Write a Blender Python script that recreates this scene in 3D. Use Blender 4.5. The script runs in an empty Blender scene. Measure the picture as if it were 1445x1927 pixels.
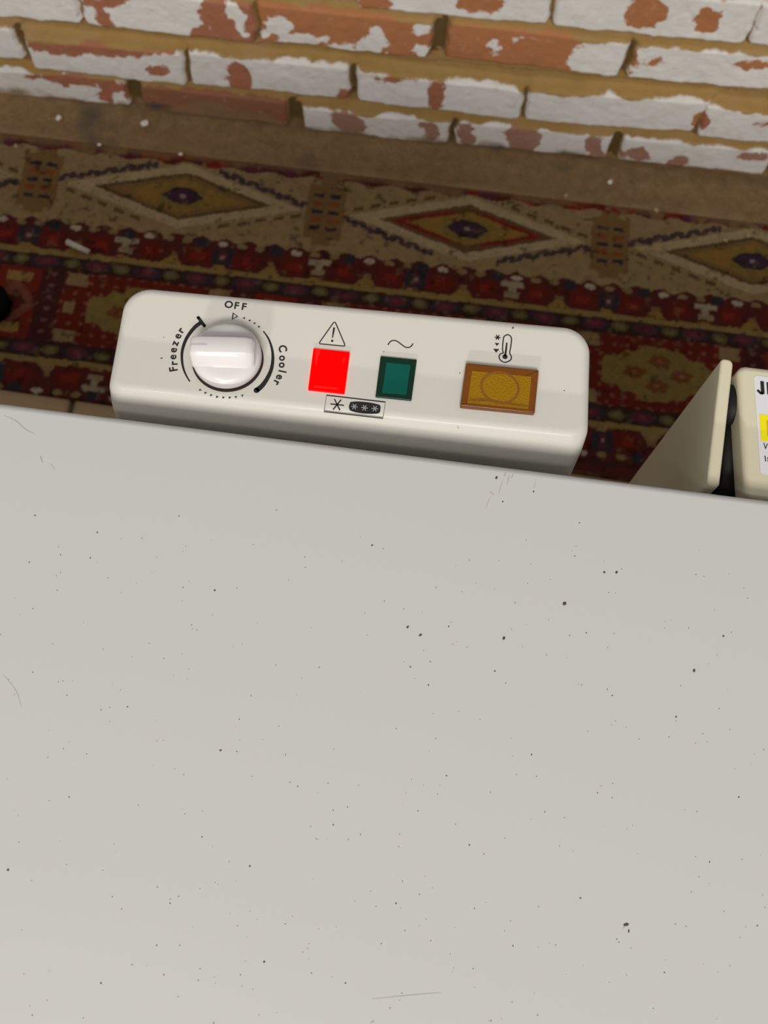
import bpy, bmesh, math, random
import numpy as np
from mathutils import Vector, Matrix

# ------------------------------------------------------------------ camera, world, lights, exposure
sc = bpy.context.scene
C = sc.collection
F_PX, PITCH, ROLL, CAM_H = 1950.0, math.radians(71), math.radians(6.8), 1.22
fw = np.array([0, math.cos(PITCH), -math.sin(PITCH)])
rt0 = np.array([1.0, 0, 0]); up0 = np.cross(rt0, fw)
rt = math.cos(ROLL)*rt0 + math.sin(ROLL)*up0
up = -math.sin(ROLL)*rt0 + math.cos(ROLL)*up0
cam_data = bpy.data.cameras.new('camera'); cam = bpy.data.objects.new('camera', cam_data); C.objects.link(cam)
cam_data.sensor_fit = 'VERTICAL'; cam_data.sensor_height = 36; cam_data.lens = F_PX/1927*36
M3 = Matrix([(rt[i], up[i], -fw[i]) for i in range(3)])
cam.matrix_world = Matrix.Translation((0, 0, CAM_H)) @ M3.to_4x4()
cam_data.dof.use_dof = True; cam_data.dof.focus_distance = 0.47; cam_data.dof.aperture_fstop = 18
cam_data.clip_start = 0.01
sc.camera = cam
sc.view_settings.view_transform = 'Standard'; sc.view_settings.look = 'None'
sc.view_settings.gamma = 1; sc.view_settings.use_curve_mapping = False
sc.view_settings.exposure = 0.03

w = bpy.data.worlds.new('world'); sc.world = w; w.use_nodes = True
wb = w.node_tree.nodes['Background']; wb.inputs[0].default_value = (1.0, 0.97, 0.92, 1); wb.inputs[1].default_value = 0.33

def area(name, loc, target, size, power, col=(1, 0.96, 0.9)):
    l = bpy.data.lights.new(name, 'AREA'); l.shape = 'RECTANGLE'; l.size, l.size_y = size; l.energy = power; l.color = col
    o = bpy.data.objects.new(name, l); C.objects.link(o); o.location = loc
    o.rotation_euler = (Vector(target)-Vector(loc)).to_track_quat('-Z', 'Y').to_euler()
    return o
area('ceiling_lamp', (-0.55, -0.75, 2.40), (-0.02, 0.22, 0.8), (0.12, 0.12), 4.6)
area('ceiling_panel', (0.3, -3.0, 3.9), (0.0, 0.9, 0.2), (1.6, 0.9), 150)
area('far_ceiling_lamp', (-0.5, -3.6, 1.95), (0.0, 0.22, 0.78), (0.4, 0.06), 62)

# ------------------------------------------------------------------ helpers
def ray(x, y): return fw*F_PX + rt*(x-722.5) + up*(963.5-y)
def hz(x, y, z):
    d = ray(x, y); t = (z-CAM_H)/d[2]; return (float(d[0]*t), float(d[1]*t))
def wy(x, y, Y):
    d = ray(x, y); t = Y/d[1]; return (float(d[0]*t), float(d[2]*t+CAM_H))

def mat(name, col, rough=0.5, metal=0.0, spec=0.5, emit=None, es=0, noise=0, nscale=40, bump=0, bscale=200, coat=0):
    m = bpy.data.materials.new(name); m.use_nodes = True; nt = m.node_tree; b = nt.nodes['Principled BSDF']
    b.inputs['Base Color'].default_value = (*col, 1); b.inputs['Roughness'].default_value = rough
    b.inputs['Metallic'].default_value = metal; b.inputs['Specular IOR Level'].default_value = spec
    b.inputs['Coat Weight'].default_value = coat; b.inputs['Coat Roughness'].default_value = 0.08
    tc = nt.nodes.new('ShaderNodeTexCoord')
    if noise:
        n = nt.nodes.new('ShaderNodeTexNoise'); n.inputs['Scale'].default_value = nscale; n.inputs['Detail'].default_value = 6
        r = nt.nodes.new('ShaderNodeMix'); r.data_type = 'RGBA'
        r.inputs[6].default_value = (*[c*(1-noise) for c in col], 1); r.inputs[7].default_value = (*[min(1, c*(1+noise)) for c in col], 1)
        nt.links.new(tc.outputs['Object'], n.inputs['Vector']); nt.links.new(n.outputs[0], r.inputs[0]); nt.links.new(r.outputs[2], b.inputs['Base Color'])
    if bump:
        n = nt.nodes.new('ShaderNodeTexNoise'); n.inputs['Scale'].default_value = bscale; n.inputs['Detail'].default_value = 4
        bp = nt.nodes.new('ShaderNodeBump'); bp.inputs['Strength'].default_value = bump; bp.inputs['Distance'].default_value = 0.001
        nt.links.new(tc.outputs['Object'], n.inputs['Vector']); nt.links.new(n.outputs[0], bp.inputs['Height']); nt.links.new(bp.outputs[0], b.inputs['Normal'])
    if emit: b.inputs['Emission Color'].default_value = (*emit, 1); b.inputs['Emission Strength'].default_value = es
    return m

def link(name, me, mats, parent=None, label=None, cat=None, group=None, kind=None, smooth=False):
    o = bpy.data.objects.new(name, me); C.objects.link(o)
    for m in (mats if isinstance(mats, (list, tuple)) else [mats]): me.materials.append(m)
    if parent: o.parent = parent
    if label: o['label'] = label
    if cat: o['category'] = cat
    if group: o['group'] = group
    if kind: o['kind'] = kind
    if smooth:
        for p in me.polygons: p.use_smooth = True
    return o
def obj(name, bm, mats, parent=None, **k):
    me = bpy.data.meshes.new(name); bmesh.ops.recalc_face_normals(bm, faces=bm.faces) if not k.pop('keep', False) else None
    bm.to_mesh(me); bm.free(); return link(name, me, mats, parent, **k)

def empty(name, loc, label, cat, group=None):
    o = bpy.data.objects.new(name, None); C.objects.link(o); o.location = loc; o.empty_display_size = 0.05
    o['label'] = label; o['category'] = cat
    if group: o['group'] = group
    return o

def round_poly(pts, rads, n=8):
    """polygon (2D, CCW) with rounded corners"""
    out = []; N = len(pts)
    for i in range(N):
        p = Vector(pts[i]); a = Vector(pts[i-1])-p; b = Vector(pts[(i+1) % N])-p
        r = rads[i] if isinstance(rads, (list, tuple)) else rads
        an = a.angle(b); d = r/math.tan(an/2); a.normalize(); b.normalize()
        c = p + (a+b).normalized()*(r/math.sin(an/2)); s = p+a*d; e = p+b*d
        v0 = s-c; v1 = e-c; t = v0.angle_signed(v1)
        for k in range(n+1):
            th = -t*k/n
            out.append((c.x+v0.x*math.cos(th)-v0.y*math.sin(th), c.y+v0.x*math.sin(th)+v0.y*math.cos(th)))
    return out
def inset(poly, d):
    out = []; N = len(poly)
    for i in range(N):
        a = Vector(poly[i-1]); p = Vector(poly[i]); b = Vector(poly[(i+1) % N])
        t = (b-a); 
        if t.length < 1e-9: out.append(tuple(p)); continue
        t.normalize(); out.append((p.x - t.y*d, p.y + t.x*d))
    return out
def prism_bm(poly, z0, z1, edge=0.0, seg=5, bm=None, bottom_scale=0.0, mi=0):
    """vertical prism over a CCW polygon with a rounded top edge"""
    bm = bm or bmesh.new(); rings = []
    def ring(pl, z): rings.append([bm.verts.new((x, y, z)) for x, y in pl])
    ring(inset(poly, bottom_scale), z0)
    if edge:
        for k in range(seg+1):
            a = math.pi/2*k/seg
            ring(inset(poly, edge*(1-math.cos(a))), z1-edge+edge*math.sin(a))
    else: ring(poly, z1)
    N = len(poly)
    for r0, r1 in zip(rings[:-1], rings[1:]):
        for i in range(N):
            f = bm.faces.new((r0[i], r0[(i+1) % N], r1[(i+1) % N], r1[i])); f.smooth = True; f.material_index = mi
    f = bm.faces.new(rings[-1]); f.material_index = mi
    f = bm.faces.new(list(reversed(rings[0]))); f.material_index = mi
    return bm
def flat_bm(poly, z, bm=None, mi=0, th=0.00008):
    bm = bm or bmesh.new()
    v = [bm.verts.new((x, y, z)) for x, y in poly]; f = bm.faces.new(v); f.material_index = mi
    if f.normal.z < 0 or f.calc_area() == 0: pass
    return bm
def stroke(pts, wid, bm, closed=False, mi=0):
    """flat variable-width band along 3D points at constant z"""
    P = [Vector(p) for p in pts]; n = len(P); L = []; R = []
    for i, p in enumerate(P):
        a = P[i-1] if (i > 0 or closed) else P[i]; b = P[(i+1) % n] if (i < n-1 or closed) else P[i]
        t = (b-a).normalized(); nn = Vector((-t.y, t.x, 0))
        ww = wid[i] if isinstance(wid, (list, tuple)) else wid
        if closed and a != b:
            t1 = (p-a).normalized(); t2 = (b-p).normalized(); c = max(0.5, math.sqrt(max(0, (1+t1.dot(t2))/2))); ww = ww/c
        L.append(bm.verts.new(p+nn*ww/2)); R.append(bm.verts.new(p-nn*ww/2))
    m = n if closed else n-1
    for i in range(m):
        j = (i+1) % n; f = bm.faces.new((R[i], R[j], L[j], L[i])); f.material_index = mi
def disc(c, r, z, bm, n=20, mi=0):
    f = bm.faces.new([bm.verts.new((c[0]+r*math.cos(2*math.pi*k/n), c[1]+r*math.sin(2*math.pi*k/n), z)) for k in range(n)]); f.material_index = mi

def spline(pts, n=12):
    """Catmull-Rom through 2D points"""
    P = [np.array(p, float) for p in pts]; P = [2*P[0]-P[1]]+P+[2*P[-1]-P[-2]]; out = []
    for i in range(1, len(P)-2):
        for k in range(n):
            t = k/n
            out.append(0.5*((2*P[i])+(-P[i-1]+P[i+1])*t+(2*P[i-1]-5*P[i]+4*P[i+1]-P[i+2])*t*t+(-P[i-1]+3*P[i]-3*P[i+1]+P[i+2])*t**3))
    out.append(P[-2]); return out

def value_noise(x, y, scale, seed=0):
    rs = np.random.RandomState(seed); G = rs.rand(128, 128)
    u = x/scale; v = y/scale; iu = np.floor(u).astype(int); iv = np.floor(v).astype(int); fu = u-iu; fv = v-iv
    fu = fu*fu*(3-2*fu); fv = fv*fv*(3-2*fv); g = lambda a, b: G[a % 128, b % 128]
    return (g(iu, iv)*(1-fu)+g(iu+1, iv)*fu)*(1-fv)+(g(iu, iv+1)*(1-fu)+g(iu+1, iv+1)*fu)*fv
def fbm(x, y, scale, seed=0, o=4):
    s = 0; a = 1; t = 0
    for k in range(o): s = s+a*value_noise(x, y, scale/2**k, seed+k); t += a; a *= .55
    return s/t

def grid_mesh(name, X, Y, Z, skirt=None):
    nx, ny = X.shape; me = bpy.data.meshes.new(name)
    co = np.stack([X, Y, Z], -1).reshape(-1, 3).astype(np.float32)
    i = np.arange(nx-1)[:, None]*ny+np.arange(ny-1)[None, :]
    q = np.stack([i, i+ny, i+ny+1, i+1], -1).reshape(-1, 4)
    me.vertices.add(len(co)); me.vertices.foreach_set('co', co.ravel())
    me.loops.add(q.size); me.loops.foreach_set('vertex_index', q.ravel().astype(np.int32))
    me.polygons.add(len(q)); me.polygons.foreach_set('loop_start', np.arange(0, q.size, 4, dtype=np.int32))
    try: me.polygons.foreach_set('loop_total', np.full(len(q), 4, dtype=np.int32))
    except Exception: pass
    me.update(calc_edges=True); me.validate()
    me.polygons.foreach_set('use_smooth', np.ones(len(me.polygons), dtype=bool))
    return me
def add_attr(me, name, arr):
    if arr.ndim == 3:
        a = me.attributes.new(name, 'FLOAT_COLOR', 'POINT'); c = np.ones((arr.shape[0]*arr.shape[1], 4), np.float32); c[:, :3] = arr.reshape(-1, 3)
        a.data.foreach_set('color', c.ravel())
    else:
        a = me.attributes.new(name, 'FLOAT', 'POINT'); a.data.foreach_set('value', arr.ravel().astype(np.float32))

# ------------------------------------------------------------------ brick wall (structure)
WY = 0.975
bricks = []   # x0,x1,zb0,zb1,height,bare?,tint
def B(bl, br, h, bare=0, tint=(0.46, 0.20, 0.10), sl=0.0, sr=0.0):
    a = wy(*bl, WY); b = wy(*br, WY); bricks.append((a[0]-.0012, b[0]+.0012, a[1], b[1], h/1000, bare, tint, sl, sr))
OR = (0.50, 0.21, 0.085); RD = (0.42, 0.17, 0.10); PK = (0.40, 0.25, 0.20); DK = (0.27, 0.12, 0.07)
# lowest course
B((-330, 150), (-95, 172), 52); B((-80, 174), (246, 200), 54, 0, RD); B((275, 206), (543, 238), 52, 1, DK); B((572, 246), (842, 273), 50, 0, PK)
B((855, 275), (1138, 300), 50, 0, PK); B((1157, 304), (1436, 330), 52, 0, PK, 0, 0); B((1450, 335), (1740, 365), 52)
# second
B((-160, 98), (52, 114), 60, 0, OR, 0, -6); B((69, 130), (353, 161), 62, 0, RD); B((363, 160), (656, 188), 62, 0, RD); B((671, 188), (975, 226), 60, 0, RD)
B((984, 228), (1298, 250), 62, 0, OR, 0, 10); B((1306, 257), (1610, 290), 60, 0, RD)
# third
B((-210, 15), (156, 46), 64); B((164, 50), (481, 83), 66, 0, RD); B((490, 78), (808, 113), 64, 1, OR); B((838, 108), (1163, 146), 62, 1, OR, 0, 0)
B((1178, 148), (1480, 172), 60, 0, OR); B((1490, 172), (1800, 200), 62)
# fourth
B((-330, -95), (20, -60), 66); B((30, -60), (335, -32), 64, 1, RD); B((345, -30), (658, 6), 64, 0, OR); B((672, 18), (1029, 50), 66, 0, OR)
B((1038, 50), (1393, 82), 66, 0, OR, 0, 6); B((1402, 84), (1760, 118), 64)
bare_e = []; white_e = []
def E(lst, cx, cy, rx, ry):
    c = wy(cx, cy, WY); a = wy(cx+rx, cy, WY); b = wy(cx, cy-ry, WY)
    lst.append((c[0], c[1], abs(a[0]-c[0]), abs(b[1]-c[1]), math.atan2(a[1]-c[1], a[0]-c[0])+0.0))
for e in [(440, 40, 62, 48), (372, 75, 60, 6), (400, 62, 40, 16), (210, 6, 34, 10), (195, 30, 9, 20), (705, 3, 36, 18), (900, 3, 46, 22), (1215, 22, 44, 34), (1327, 30, 26, 26),
          (240, 84, 105, 18), (110, 88, 50, 14), (300, 130, 15, 9), (452, 145, 24, 28), (648, 176, 14, 14), (742, 145, 36, 8), (822, 178, 16, 34), (1318, 226, 11, 18), (1440, 235, 12, 5),
          (128, 152, 70, 13), (205, 170, 42, 24), (658, 232, 34, 20), (812, 250, 16, 26), (878, 262, 12, 24), (985, 262, 34, 26), (1122, 276, 15, 28), (1196, 290, 28, 14), (1272, 306, 20, 12),
          (1230, 116, 14, 6), (1425, 122, 36, 9), (1190, 110, 9, 20), (1128, 122, 7, 20), (1420, 296, 26, 9)]: E(bare_e, *e)
for e in [(442, 22, 17, 24), (452, 52, 10, 16), (525, 48, 24, 18), (565, 74, 50, 11), (640, 92, 70, 10), (690, 84, 46, 14), (712, 62, 10, 16), (795, 60, 16, 14), (792, 92, 20, 12), (500, 64, 14, 8),
          (1115, 112, 48, 42), (1160, 100, 30, 40), (930, 84, 8, 12), (975, 68, 26, 5), (84, 165, 34, 18), (155, 166, 24, 9), (25, 160, 30, 20), (232, 192, 16, 14), (20, 150, 40, 10), (255, 20, 40, 20)]: E(white_e, *e)
step = 0.0024
xs = np.arange(-0.95, 0.95, step); zs = np.arange(-0.02, 0.62, step*0.8)
X, Z = np.meshgrid(xs, zs, indexing='ij')
wob = (fbm(X, Z, 0.03, 5)-.5)*0.009; wob2 = (fbm(X, Z, 0.03, 15)-.5)*0.008
SD = np.full(X.shape, 1.0); ID = np.full(X.shape, -1); TOPD = np.zeros(X.shape)
# generic courses above the frame
rr = random.Random(4); zc = 0.335
for r in range(4):
    x = -0.95-rr.random()*0.12
    while x < 0.95:
        L = rr.uniform(.2, .235); bricks.append((x, x+L-.012, zc, zc, .068, int(rr.random() < .25), OR if rr.random() < .5 else RD, 0, 0)); x += L
    zc += .084
for i, (x0, x1, z0, z1, h, bare, tint, sl, sr) in enumerate(bricks):
    t = np.clip((X-x0)/(x1-x0), 0, 1); zb = z0+(z1-z0)*t
    v = (Z-zb)/h; xa = x0+v*sl/1000; xb = x1+v*sr/1000
    cx = (xa+xb)/2; cz = zb+h/2; r = 0.006
    qx = np.abs(X+wob-cx)-(xb-xa)/2+r; qz = np.abs(Z+wob2-cz)-h/2+r
    d = np.sqrt(np.maximum(qx, 0)**2+np.maximum(qz, 0)**2)+np.minimum(np.maximum(qx, qz), 0)-r
    m = d < SD; SD = np.where(m, d, SD); ID = np.where(m, i, ID); TOPD = np.where(m, (Z-cz)/h, TOPD)
def ell(lst):
    D = np.full(X.shape, 1.0)
    for cx, cz, rx, rz, an in lst:
        dx = X-cx; dz = Z-cz; u = (dx*math.cos(an)+dz*math.sin(an))/rx; v = (-dx*math.sin(an)+dz*math.cos(an))/rz
        D = np.minimum(D, (np.sqrt(u*u+v*v)-1)*min(rx, rz))
    return D
bareflag = np.array([b[5] for b in bricks])[ID].astype(float); tints = np.array([b[6] for b in bricks])[ID]
db = ell(bare_e); dw = ell(white_e)
paint = np.where(bareflag > 0, -0.02, 0.02)         # >0 painted
paint = np.minimum(paint, db); paint = np.where(dw < 0.01, np.maximum(paint, -dw), paint)
gen = Z > 0.325
paint = np.where(gen, (fbm(X, Z, .09, 33)-.42)*.12, paint)
paint = paint+(fbm(X, Z, 0.022, 8, 5)-.5)*0.020+(fbm(X, Z, .007, 18, 3)-.5)*.007
prof = 0.5-0.5*np.cos(np.pi*np.clip((-SD)/0.0035, 0, 1))      # 0 at edge, 1 inside
mort = np.clip(SD/0.004, 0, 1)
slope_top = np.where(TOPD > 0.42, np.clip((TOPD-.42)/.10, 0, 1), 0)
depth = 0.010*(1-prof)+0.005*mort - 0.0015*(fbm(X, Z, .05, 2)-.5)*prof*2 + 0.0012*(fbm(X, Z, .008, 3)-.5) + 0.003*slope_top
randoff = np.random.RandomState(3).rand(len(bricks))*0.004
depth = depth + randoff[ID]*prof
# the dusty foot of the wall
Yw = WY+depth-.003
me = grid_mesh('wall_back', X, Yw, Z)
top_soil = np.clip((TOPD+(fbm(X, Z, .045, 12, 5)-.5)*.40-.37)/.13, 0, 1)      # sand lying on the upper edge of each brick
facem = np.clip(-SD/0.003+.2+(fbm(X, Z, .01, 4)-.5), 0, 1)*(1-top_soil)
add_attr(me, 'paint', paint*100); add_attr(me, 'face', facem); add_attr(me, 'tint', tints.astype(float))
st_ = np.zeros(X.shape)
for cx_, cy_, rx_, ry_ in ((940, 281, 15, 9), (1074, 294, 24, 11), (1150, 328, 90, 4), (1235, 332, 30, 5), (300, 198, 22, 6)):
    c_ = wy(cx_, cy_, WY); st_ = np.maximum(st_, np.clip(1.4-np.sqrt(((X-c_[0])/(rx_*.00074))**2+((Z-c_[1])/(ry_*.0011))**2)+(fbm(X, Z, .01, 91)-.5)*1.2, 0, 1))
add_attr(me, 'stain', st_)
add_attr(me, 'grime', np.clip((0.004+(fbm(X, Z, .05, 92)-.30)*.055+.022*(np.exp(-((X+.30)/.11)**2))-Z)/.012, 0, 1))
add_attr(me, 'gap', np.clip((SD+0.0003)/0.0018, 0, 1)*(np.abs(TOPD) < .42))
wm = bpy.data.materials.new('whitewashed_brick'); wm.use_nodes = True; nt = wm.node_tree; b = nt.nodes['Principled BSDF']
b.inputs['Roughness'].default_value = 0.9; b.inputs['Specular IOR Level'].default_value = 0.2
N = nt.nodes.new; Lk = nt.links.new
def attr(nm): 
    a = N('ShaderNodeAttribute'); a.attribute_name = nm; return a
def noise(sc_, det=6, rough=.6):
    n = N('ShaderNodeTexNoise'); n.inputs['Scale'].default_value = sc_; n.inputs['Detail'].default_value = det; n.inputs['Roughness'].default_value = rough
    Lk(tcw.outputs['Object'], n.inputs['Vector']); return n
def math_(op, a, bb, clamp=False):
    m = N('ShaderNodeMath'); m.operation = op; m.use_clamp = clamp
    for i, q in enumerate((a, bb)):
        if isinstance(q, (int, float)): m.inputs[i].default_value = q
        else: Lk(q, m.inputs[i])
    return m.outputs[0]
def mix(f, a, bb):
    m = N('ShaderNodeMix'); m.data_type = 'RGBA'
    for i, q in ((0, f), (6, a), (7, bb)):
        if isinstance(q, (int, float)): m.inputs[i].default_value = q
        elif isinstance(q, tuple): m.inputs[i].default_value = (*q, 1)
        else: Lk(q, m.inputs[i])
    return m.outputs[2]
tcw = N('ShaderNodeTexCoord')
n1 = noise(90, 8, .7); n2 = noise(14, 5); n3 = noise(300, 3); n4 = noise(35, 6, .7)
p = math_('ADD', attr('paint').outputs['Fac'], math_('MULTIPLY', math_('SUBTRACT', n1.outputs[0], .5), 1.9))
pm = math_('MULTIPLY', math_('ADD', p, .12), 4.0, True)
tint = mix(math_('MULTIPLY', n4.outputs[0], .7), attr('tint').outputs['Color'], (0.30, 0.12, 0.06))
tint = mix(math_('MULTIPLY', math_('SUBTRACT', n1.outputs[0], .60), 5.0, True), tint, (0.62, 0.42, 0.30))
white = mix(n2.outputs[0], (0.68, 0.655, 0.625), (0.82, 0.805, 0.79))
white = mix(math_('MULTIPLY', math_('SUBTRACT', n4.outputs[0], .56), 3.0, True), white, (0.50, 0.43, 0.38))
facec = mix(pm, tint, white)
mortar = mix(n4.outputs[0], (0.29, 0.17, 0.05), (0.42, 0.275, 0.10))
mortar = mix(math_('MULTIPLY', math_('SUBTRACT', n2.outputs[0], .5), 3, True), mortar, (0.40, 0.26, 0.14))
mortar = mix(attr('gap').outputs['Fac'], mortar, (0.13, 0.085, 0.03))
fm = math_('MULTIPLY', math_('SUBTRACT', math_('ADD', attr('face').outputs['Fac'], math_('MULTIPLY', math_('SUBTRACT', n1.outputs[0], .5), .8)), .3), 3.0, True)
allc = mix(fm, mortar, facec)
speck = mix(math_('MULTIPLY', math_('SUBTRACT', n3.outputs[0], .60), 6.0, True), (0.26, 0.165, 0.085), (0.50, 0.40, 0.30))
allc = mix(math_('MULTIPLY', attr('grime').outputs['Fac'], .88), allc, speck)
allc = mix(math_('MULTIPLY', attr('stain').outputs['Fac'], .85), allc, (0.055, 0.065, 0.065))
allc = mix(math_('MULTIPLY', math_('SUBTRACT', n3.outputs[0], .66), 5.0, True), allc, (0.30, 0.24, 0.18))
Lk(allc, b.inputs['Base Color'])
bp = N('ShaderNodeBump'); bp.inputs['Strength'].default_value = .5; bp.inputs['Distance'].default_value = .002; Lk(n1.outputs[0], bp.inputs['Height']); Lk(bp.outputs[0], b.inputs['Normal'])
wall = link('wall_back', me, wm, label='brick wall with flaking white paint and sandy mortar', kind='structure')

# ------------------------------------------------------------------ floor (structure)
xs = np.arange(-1.3, 1.3, .006); ys = np.arange(-1.0, 1.0, .004)
X, Y = np.meshgrid(xs, ys, indexing='ij')
TX, TY = .30, .30
jx = np.abs(((X+0.412+TX/2) % TX)-TX/2); jy = np.abs(((Y-0.45+TY/2) % TY)-TY/2); jd = np.minimum(jx, jy)+(fbm(X, Y, .02, 6)-.5)*.004
dirt = np.clip((Y-0.885)/.03+(fbm(X, Y, .05, 9)-.5)*1.0, 0, 1)
Zf = -0.003*(jd < .004)*(1-dirt)+dirt*(0.000+.005*fbm(X, Y, .02, 7)+np.clip((Y-.94)/.04, 0, 1)*.004*fbm(X, Y, .05, 77))-.001
me = grid_mesh('floor', X, Y, Zf); add_attr(me, 'joint', (np.clip(1.6-jd/.004, 0, 1))*(1-dirt)); add_attr(me, 'dirt', dirt)
fmr = bpy.data.materials.new('dusty_tile'); fmr.use_nodes = True; nt = fmr.node_tree; b = nt.nodes['Principled BSDF']; N = nt.nodes.new; Lk = nt.links.new
b.inputs['Roughness'].default_value = .85; b.inputs['Specular IOR Level'].default_value = .2; tcw = N('ShaderNodeTexCoord')
n1 = noise(60, 8, .7); n2 = noise(9, 4); n3 = noise(230, 5, .7)
tile = mix(n2.outputs[0], (0.36, 0.25, 0.13), (0.46, 0.33, 0.19)); tile = mix(attr('joint').outputs['Fac'], tile, (.03, .025, .015))
so = mix(math_('MULTIPLY', math_('SUBTRACT', n1.outputs[0], .15), 1.4, True), (0.16, 0.095, 0.04), (0.34, 0.22, 0.11)); so = mix(math_('MULTIPLY', math_('SUBTRACT', n3.outputs[0], .62), 7, True), so, (.62, .50, .38))
so = mix(math_('MULTIPLY', math_('SUBTRACT', n2.outputs[0], .58), 6, True), so, (.10, .085, .06))
Lk(mix(attr('dirt').outputs['Fac'], tile, so), b.inputs['Base Color'])
bp = N('ShaderNodeBump'); bp.inputs['Strength'].default_value = .7; bp.inputs['Distance'].default_value = .003; Lk(n3.outputs[0], bp.inputs['Height']); Lk(bp.outputs[0], b.inputs['Normal'])
link('floor', me, fmr, label='tan tiled floor, dusty and brown along the wall', kind='structure')

# ------------------------------------------------------------------ rug
st = .0018
xs = np.arange(-0.95, 0.95, st); ys = np.linspace(0, 1, 220)
X, Y = np.meshgrid(xs, ys, indexing='ij'); Y0 = .519-.030*(X+.45); Y = Y0+(.911-Y0)*Y
S = X*1000+(fbm(X, Y, .012, 21)-.5)*5; T = Y*1000+3-X*5+(fbm(X, Y, .012, 31)-.5)*4
col = np.zeros(X.shape+(3,))
def put(mask, c):
    col[mask] = c
CREAM = (.29, .205, .10); LCREAM = (.40, .31, .18); BROWN = (.20, .115, .04); OCH = (.27, .155, .035); DARKB = (.11, .07, .025); NAVY = (.022, .022, .035)
MAR = (.085, .010, .012); RED = (.20, .010, .008); PURP = (.10, .018, .035); TAN = (.25, .17, .08); OLIVE = (.10, .085, .03); WHT = (.42, .36, .28); MOCH = (.215, .15, .040); RUST = (.17, .055, .015)
put(T > 0, CREAM)
# cream border with diamonds
v = T-845
for k in range(-4, 5):
    c = 68+k*394/2*1.0
    if k % 2: continue
    kk = k//2; c = 68+kk*394; u = S-c; au = np.abs(u); av = np.abs(v)
    inside = au < 197
    d = au/123+av/39
    put(inside & (d < 1.34) & (T > 785), LCREAM)
    d2 = au/192+av/60
    upb = (v > 0) if kk % 2 else (v < 0)
    dash = ((u+400) % 11) < 7
    dash2 = ((u+400) % 24) < 14
    lim = (au > 42) & (au < 172)
    put(inside & lim & (np.abs(d2-1.0+.03*np.sin(u/4)) < .085) & upb & dash, NAVY); put(inside & lim & (np.abs(d2-1.0+.05*np.sin(u/4)) < .05) & upb, (.07, .04, .05))
    put(inside & lim & (np.abs(d2-1.0) < .05) & ~upb & dash2, DARKB)
    put(inside & (d < 1), DARKB if kk % 2 else (.13, .07, .03))
    put(inside & (d < .86), BROWN if kk % 2 else RED)
    put(inside & (d < .70), OCH)
    if kk % 2 == 0: put(inside & (d < .86) & (d >= .7) & (au < 20), (.13, .06, .02))
    put(inside & (au < 32) & (av < 17+3*np.sin(u/3)) & (d < .7), (.22, .15, .035))
    put(inside & (au+av*1.5 < 30) & (av < 13), NAVY)
    put(inside & (au+av*1.5 < 24) & (av < 9), (.055, .018, .05))
    put(inside & (au*au+av*av*1.5 < 16), (.28, .22, .2))
    # blocks between the diamonds
    w_ = np.abs(u-197)
    for w_ in (np.abs(u-197), ):
        put((w_ < 26) & (av < 43), BROWN); put((w_ < 13) & (av < 58), BROWN)
        for r_, cc in ((-26, NAVY), (-13, RUST), (0, NAVY), (13, RUST), (26, NAVY)):
            put((np.abs(w_-11) < 7.5) & (np.abs(v-r_) < 3.0), cc if cc != RUST else (.24, .06, .02))
# far edge
edge = T > 897+3*np.sin(S/9)
put(edge, MAR); put(edge & (fbm(X, Y, .02, 41) > .55), (.10, .015, .04)); put(edge & (fbm(X, Y, .03, 43) > .58), (.20, .12, .06))
put(edge & (fbm(X, Y, .035, 44) < .42), RED)
def band(t0, sgn):
    """maroon guard band; t0 = its ochre line, sgn = +1 outward to the wall"""
    q = (T-t0)*sgn
    put((q > 0) & (q < 53), MAR)
    wav = 46+3*np.sin(S*2*np.pi/33)
    put((q >= wav) & (q < 56), CREAM if sgn > 0 else (.05, .01, .01))
    # wavy red blobs and ochre triangles
    a = (S+388+3*np.sin(S/7)) % 65.3; a2 = np.minimum(a, 65.3-a)
    put((q > 6) & (q < 32) & (np.abs(a-32.6) < 22-.6*np.abs(q-18)+3*np.sin(S/3.1)*np.sin(T/3)), (.12, .006, .007))
    put((q > 12) & (q < 24) & (np.abs(a-32.6) < 8), RED)
    put((q > 2) & (q < 17) & (a2 < 13-.7*q), OCH if sgn > 0 else TAN)
    put((q > 13) & (q < 20) & (a2 < 3.5), (.20, .11, .05))
    i_ = np.abs((S+388+131) % 262-131)
    put((i_ < 20) & (q > 5) & (q < 36), MAR)
    put((i_ < 5) & (q > 10) & (q < 33), (.30, .24, .16)); put((i_ < 15) & (np.abs(q-29) < 4.2) , (.33, .27, .19)); put((i_ < 10) & (np.abs(q-13) < 4), (.27, .20, .12))
    n_ = np.abs((S+388) % 262-131)
    put((n_ < 14) & (q > 8) & (q < 34), NAVY); put((n_ < 5) & (q > 12) & (q < 30), PURP); put((n_ < 3) & (np.abs(q-20) < 3), (.25, .18, .14))
    s_ = (S+459+20) % 100-20
    for o_, c_, rx in ((0, WHT, 7.5), (26, TAN, 7), (51, (.22, .15, .07), 7)):
        put(((s_-o_)/rx)**2+((q-40)/4.2)**2 < 1, c_)
    put((np.abs(s_-73) < 9) & (np.abs(q-39) < 7), NAVY)
put(T < 785, MAR)
band(736, 1); band(572, -1)
put(T < Y0*1000+8, (.06, .012, .01)); put((T < Y0*1000+8) & (fbm(X, Y, .02, 51) > .55), (.12, .05, .02))
put(np.abs(T-733.5) < 4.2, (.26, .175, .055)); put(np.abs(T-574.5) < 4.2, (.26, .175, .055))
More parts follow.
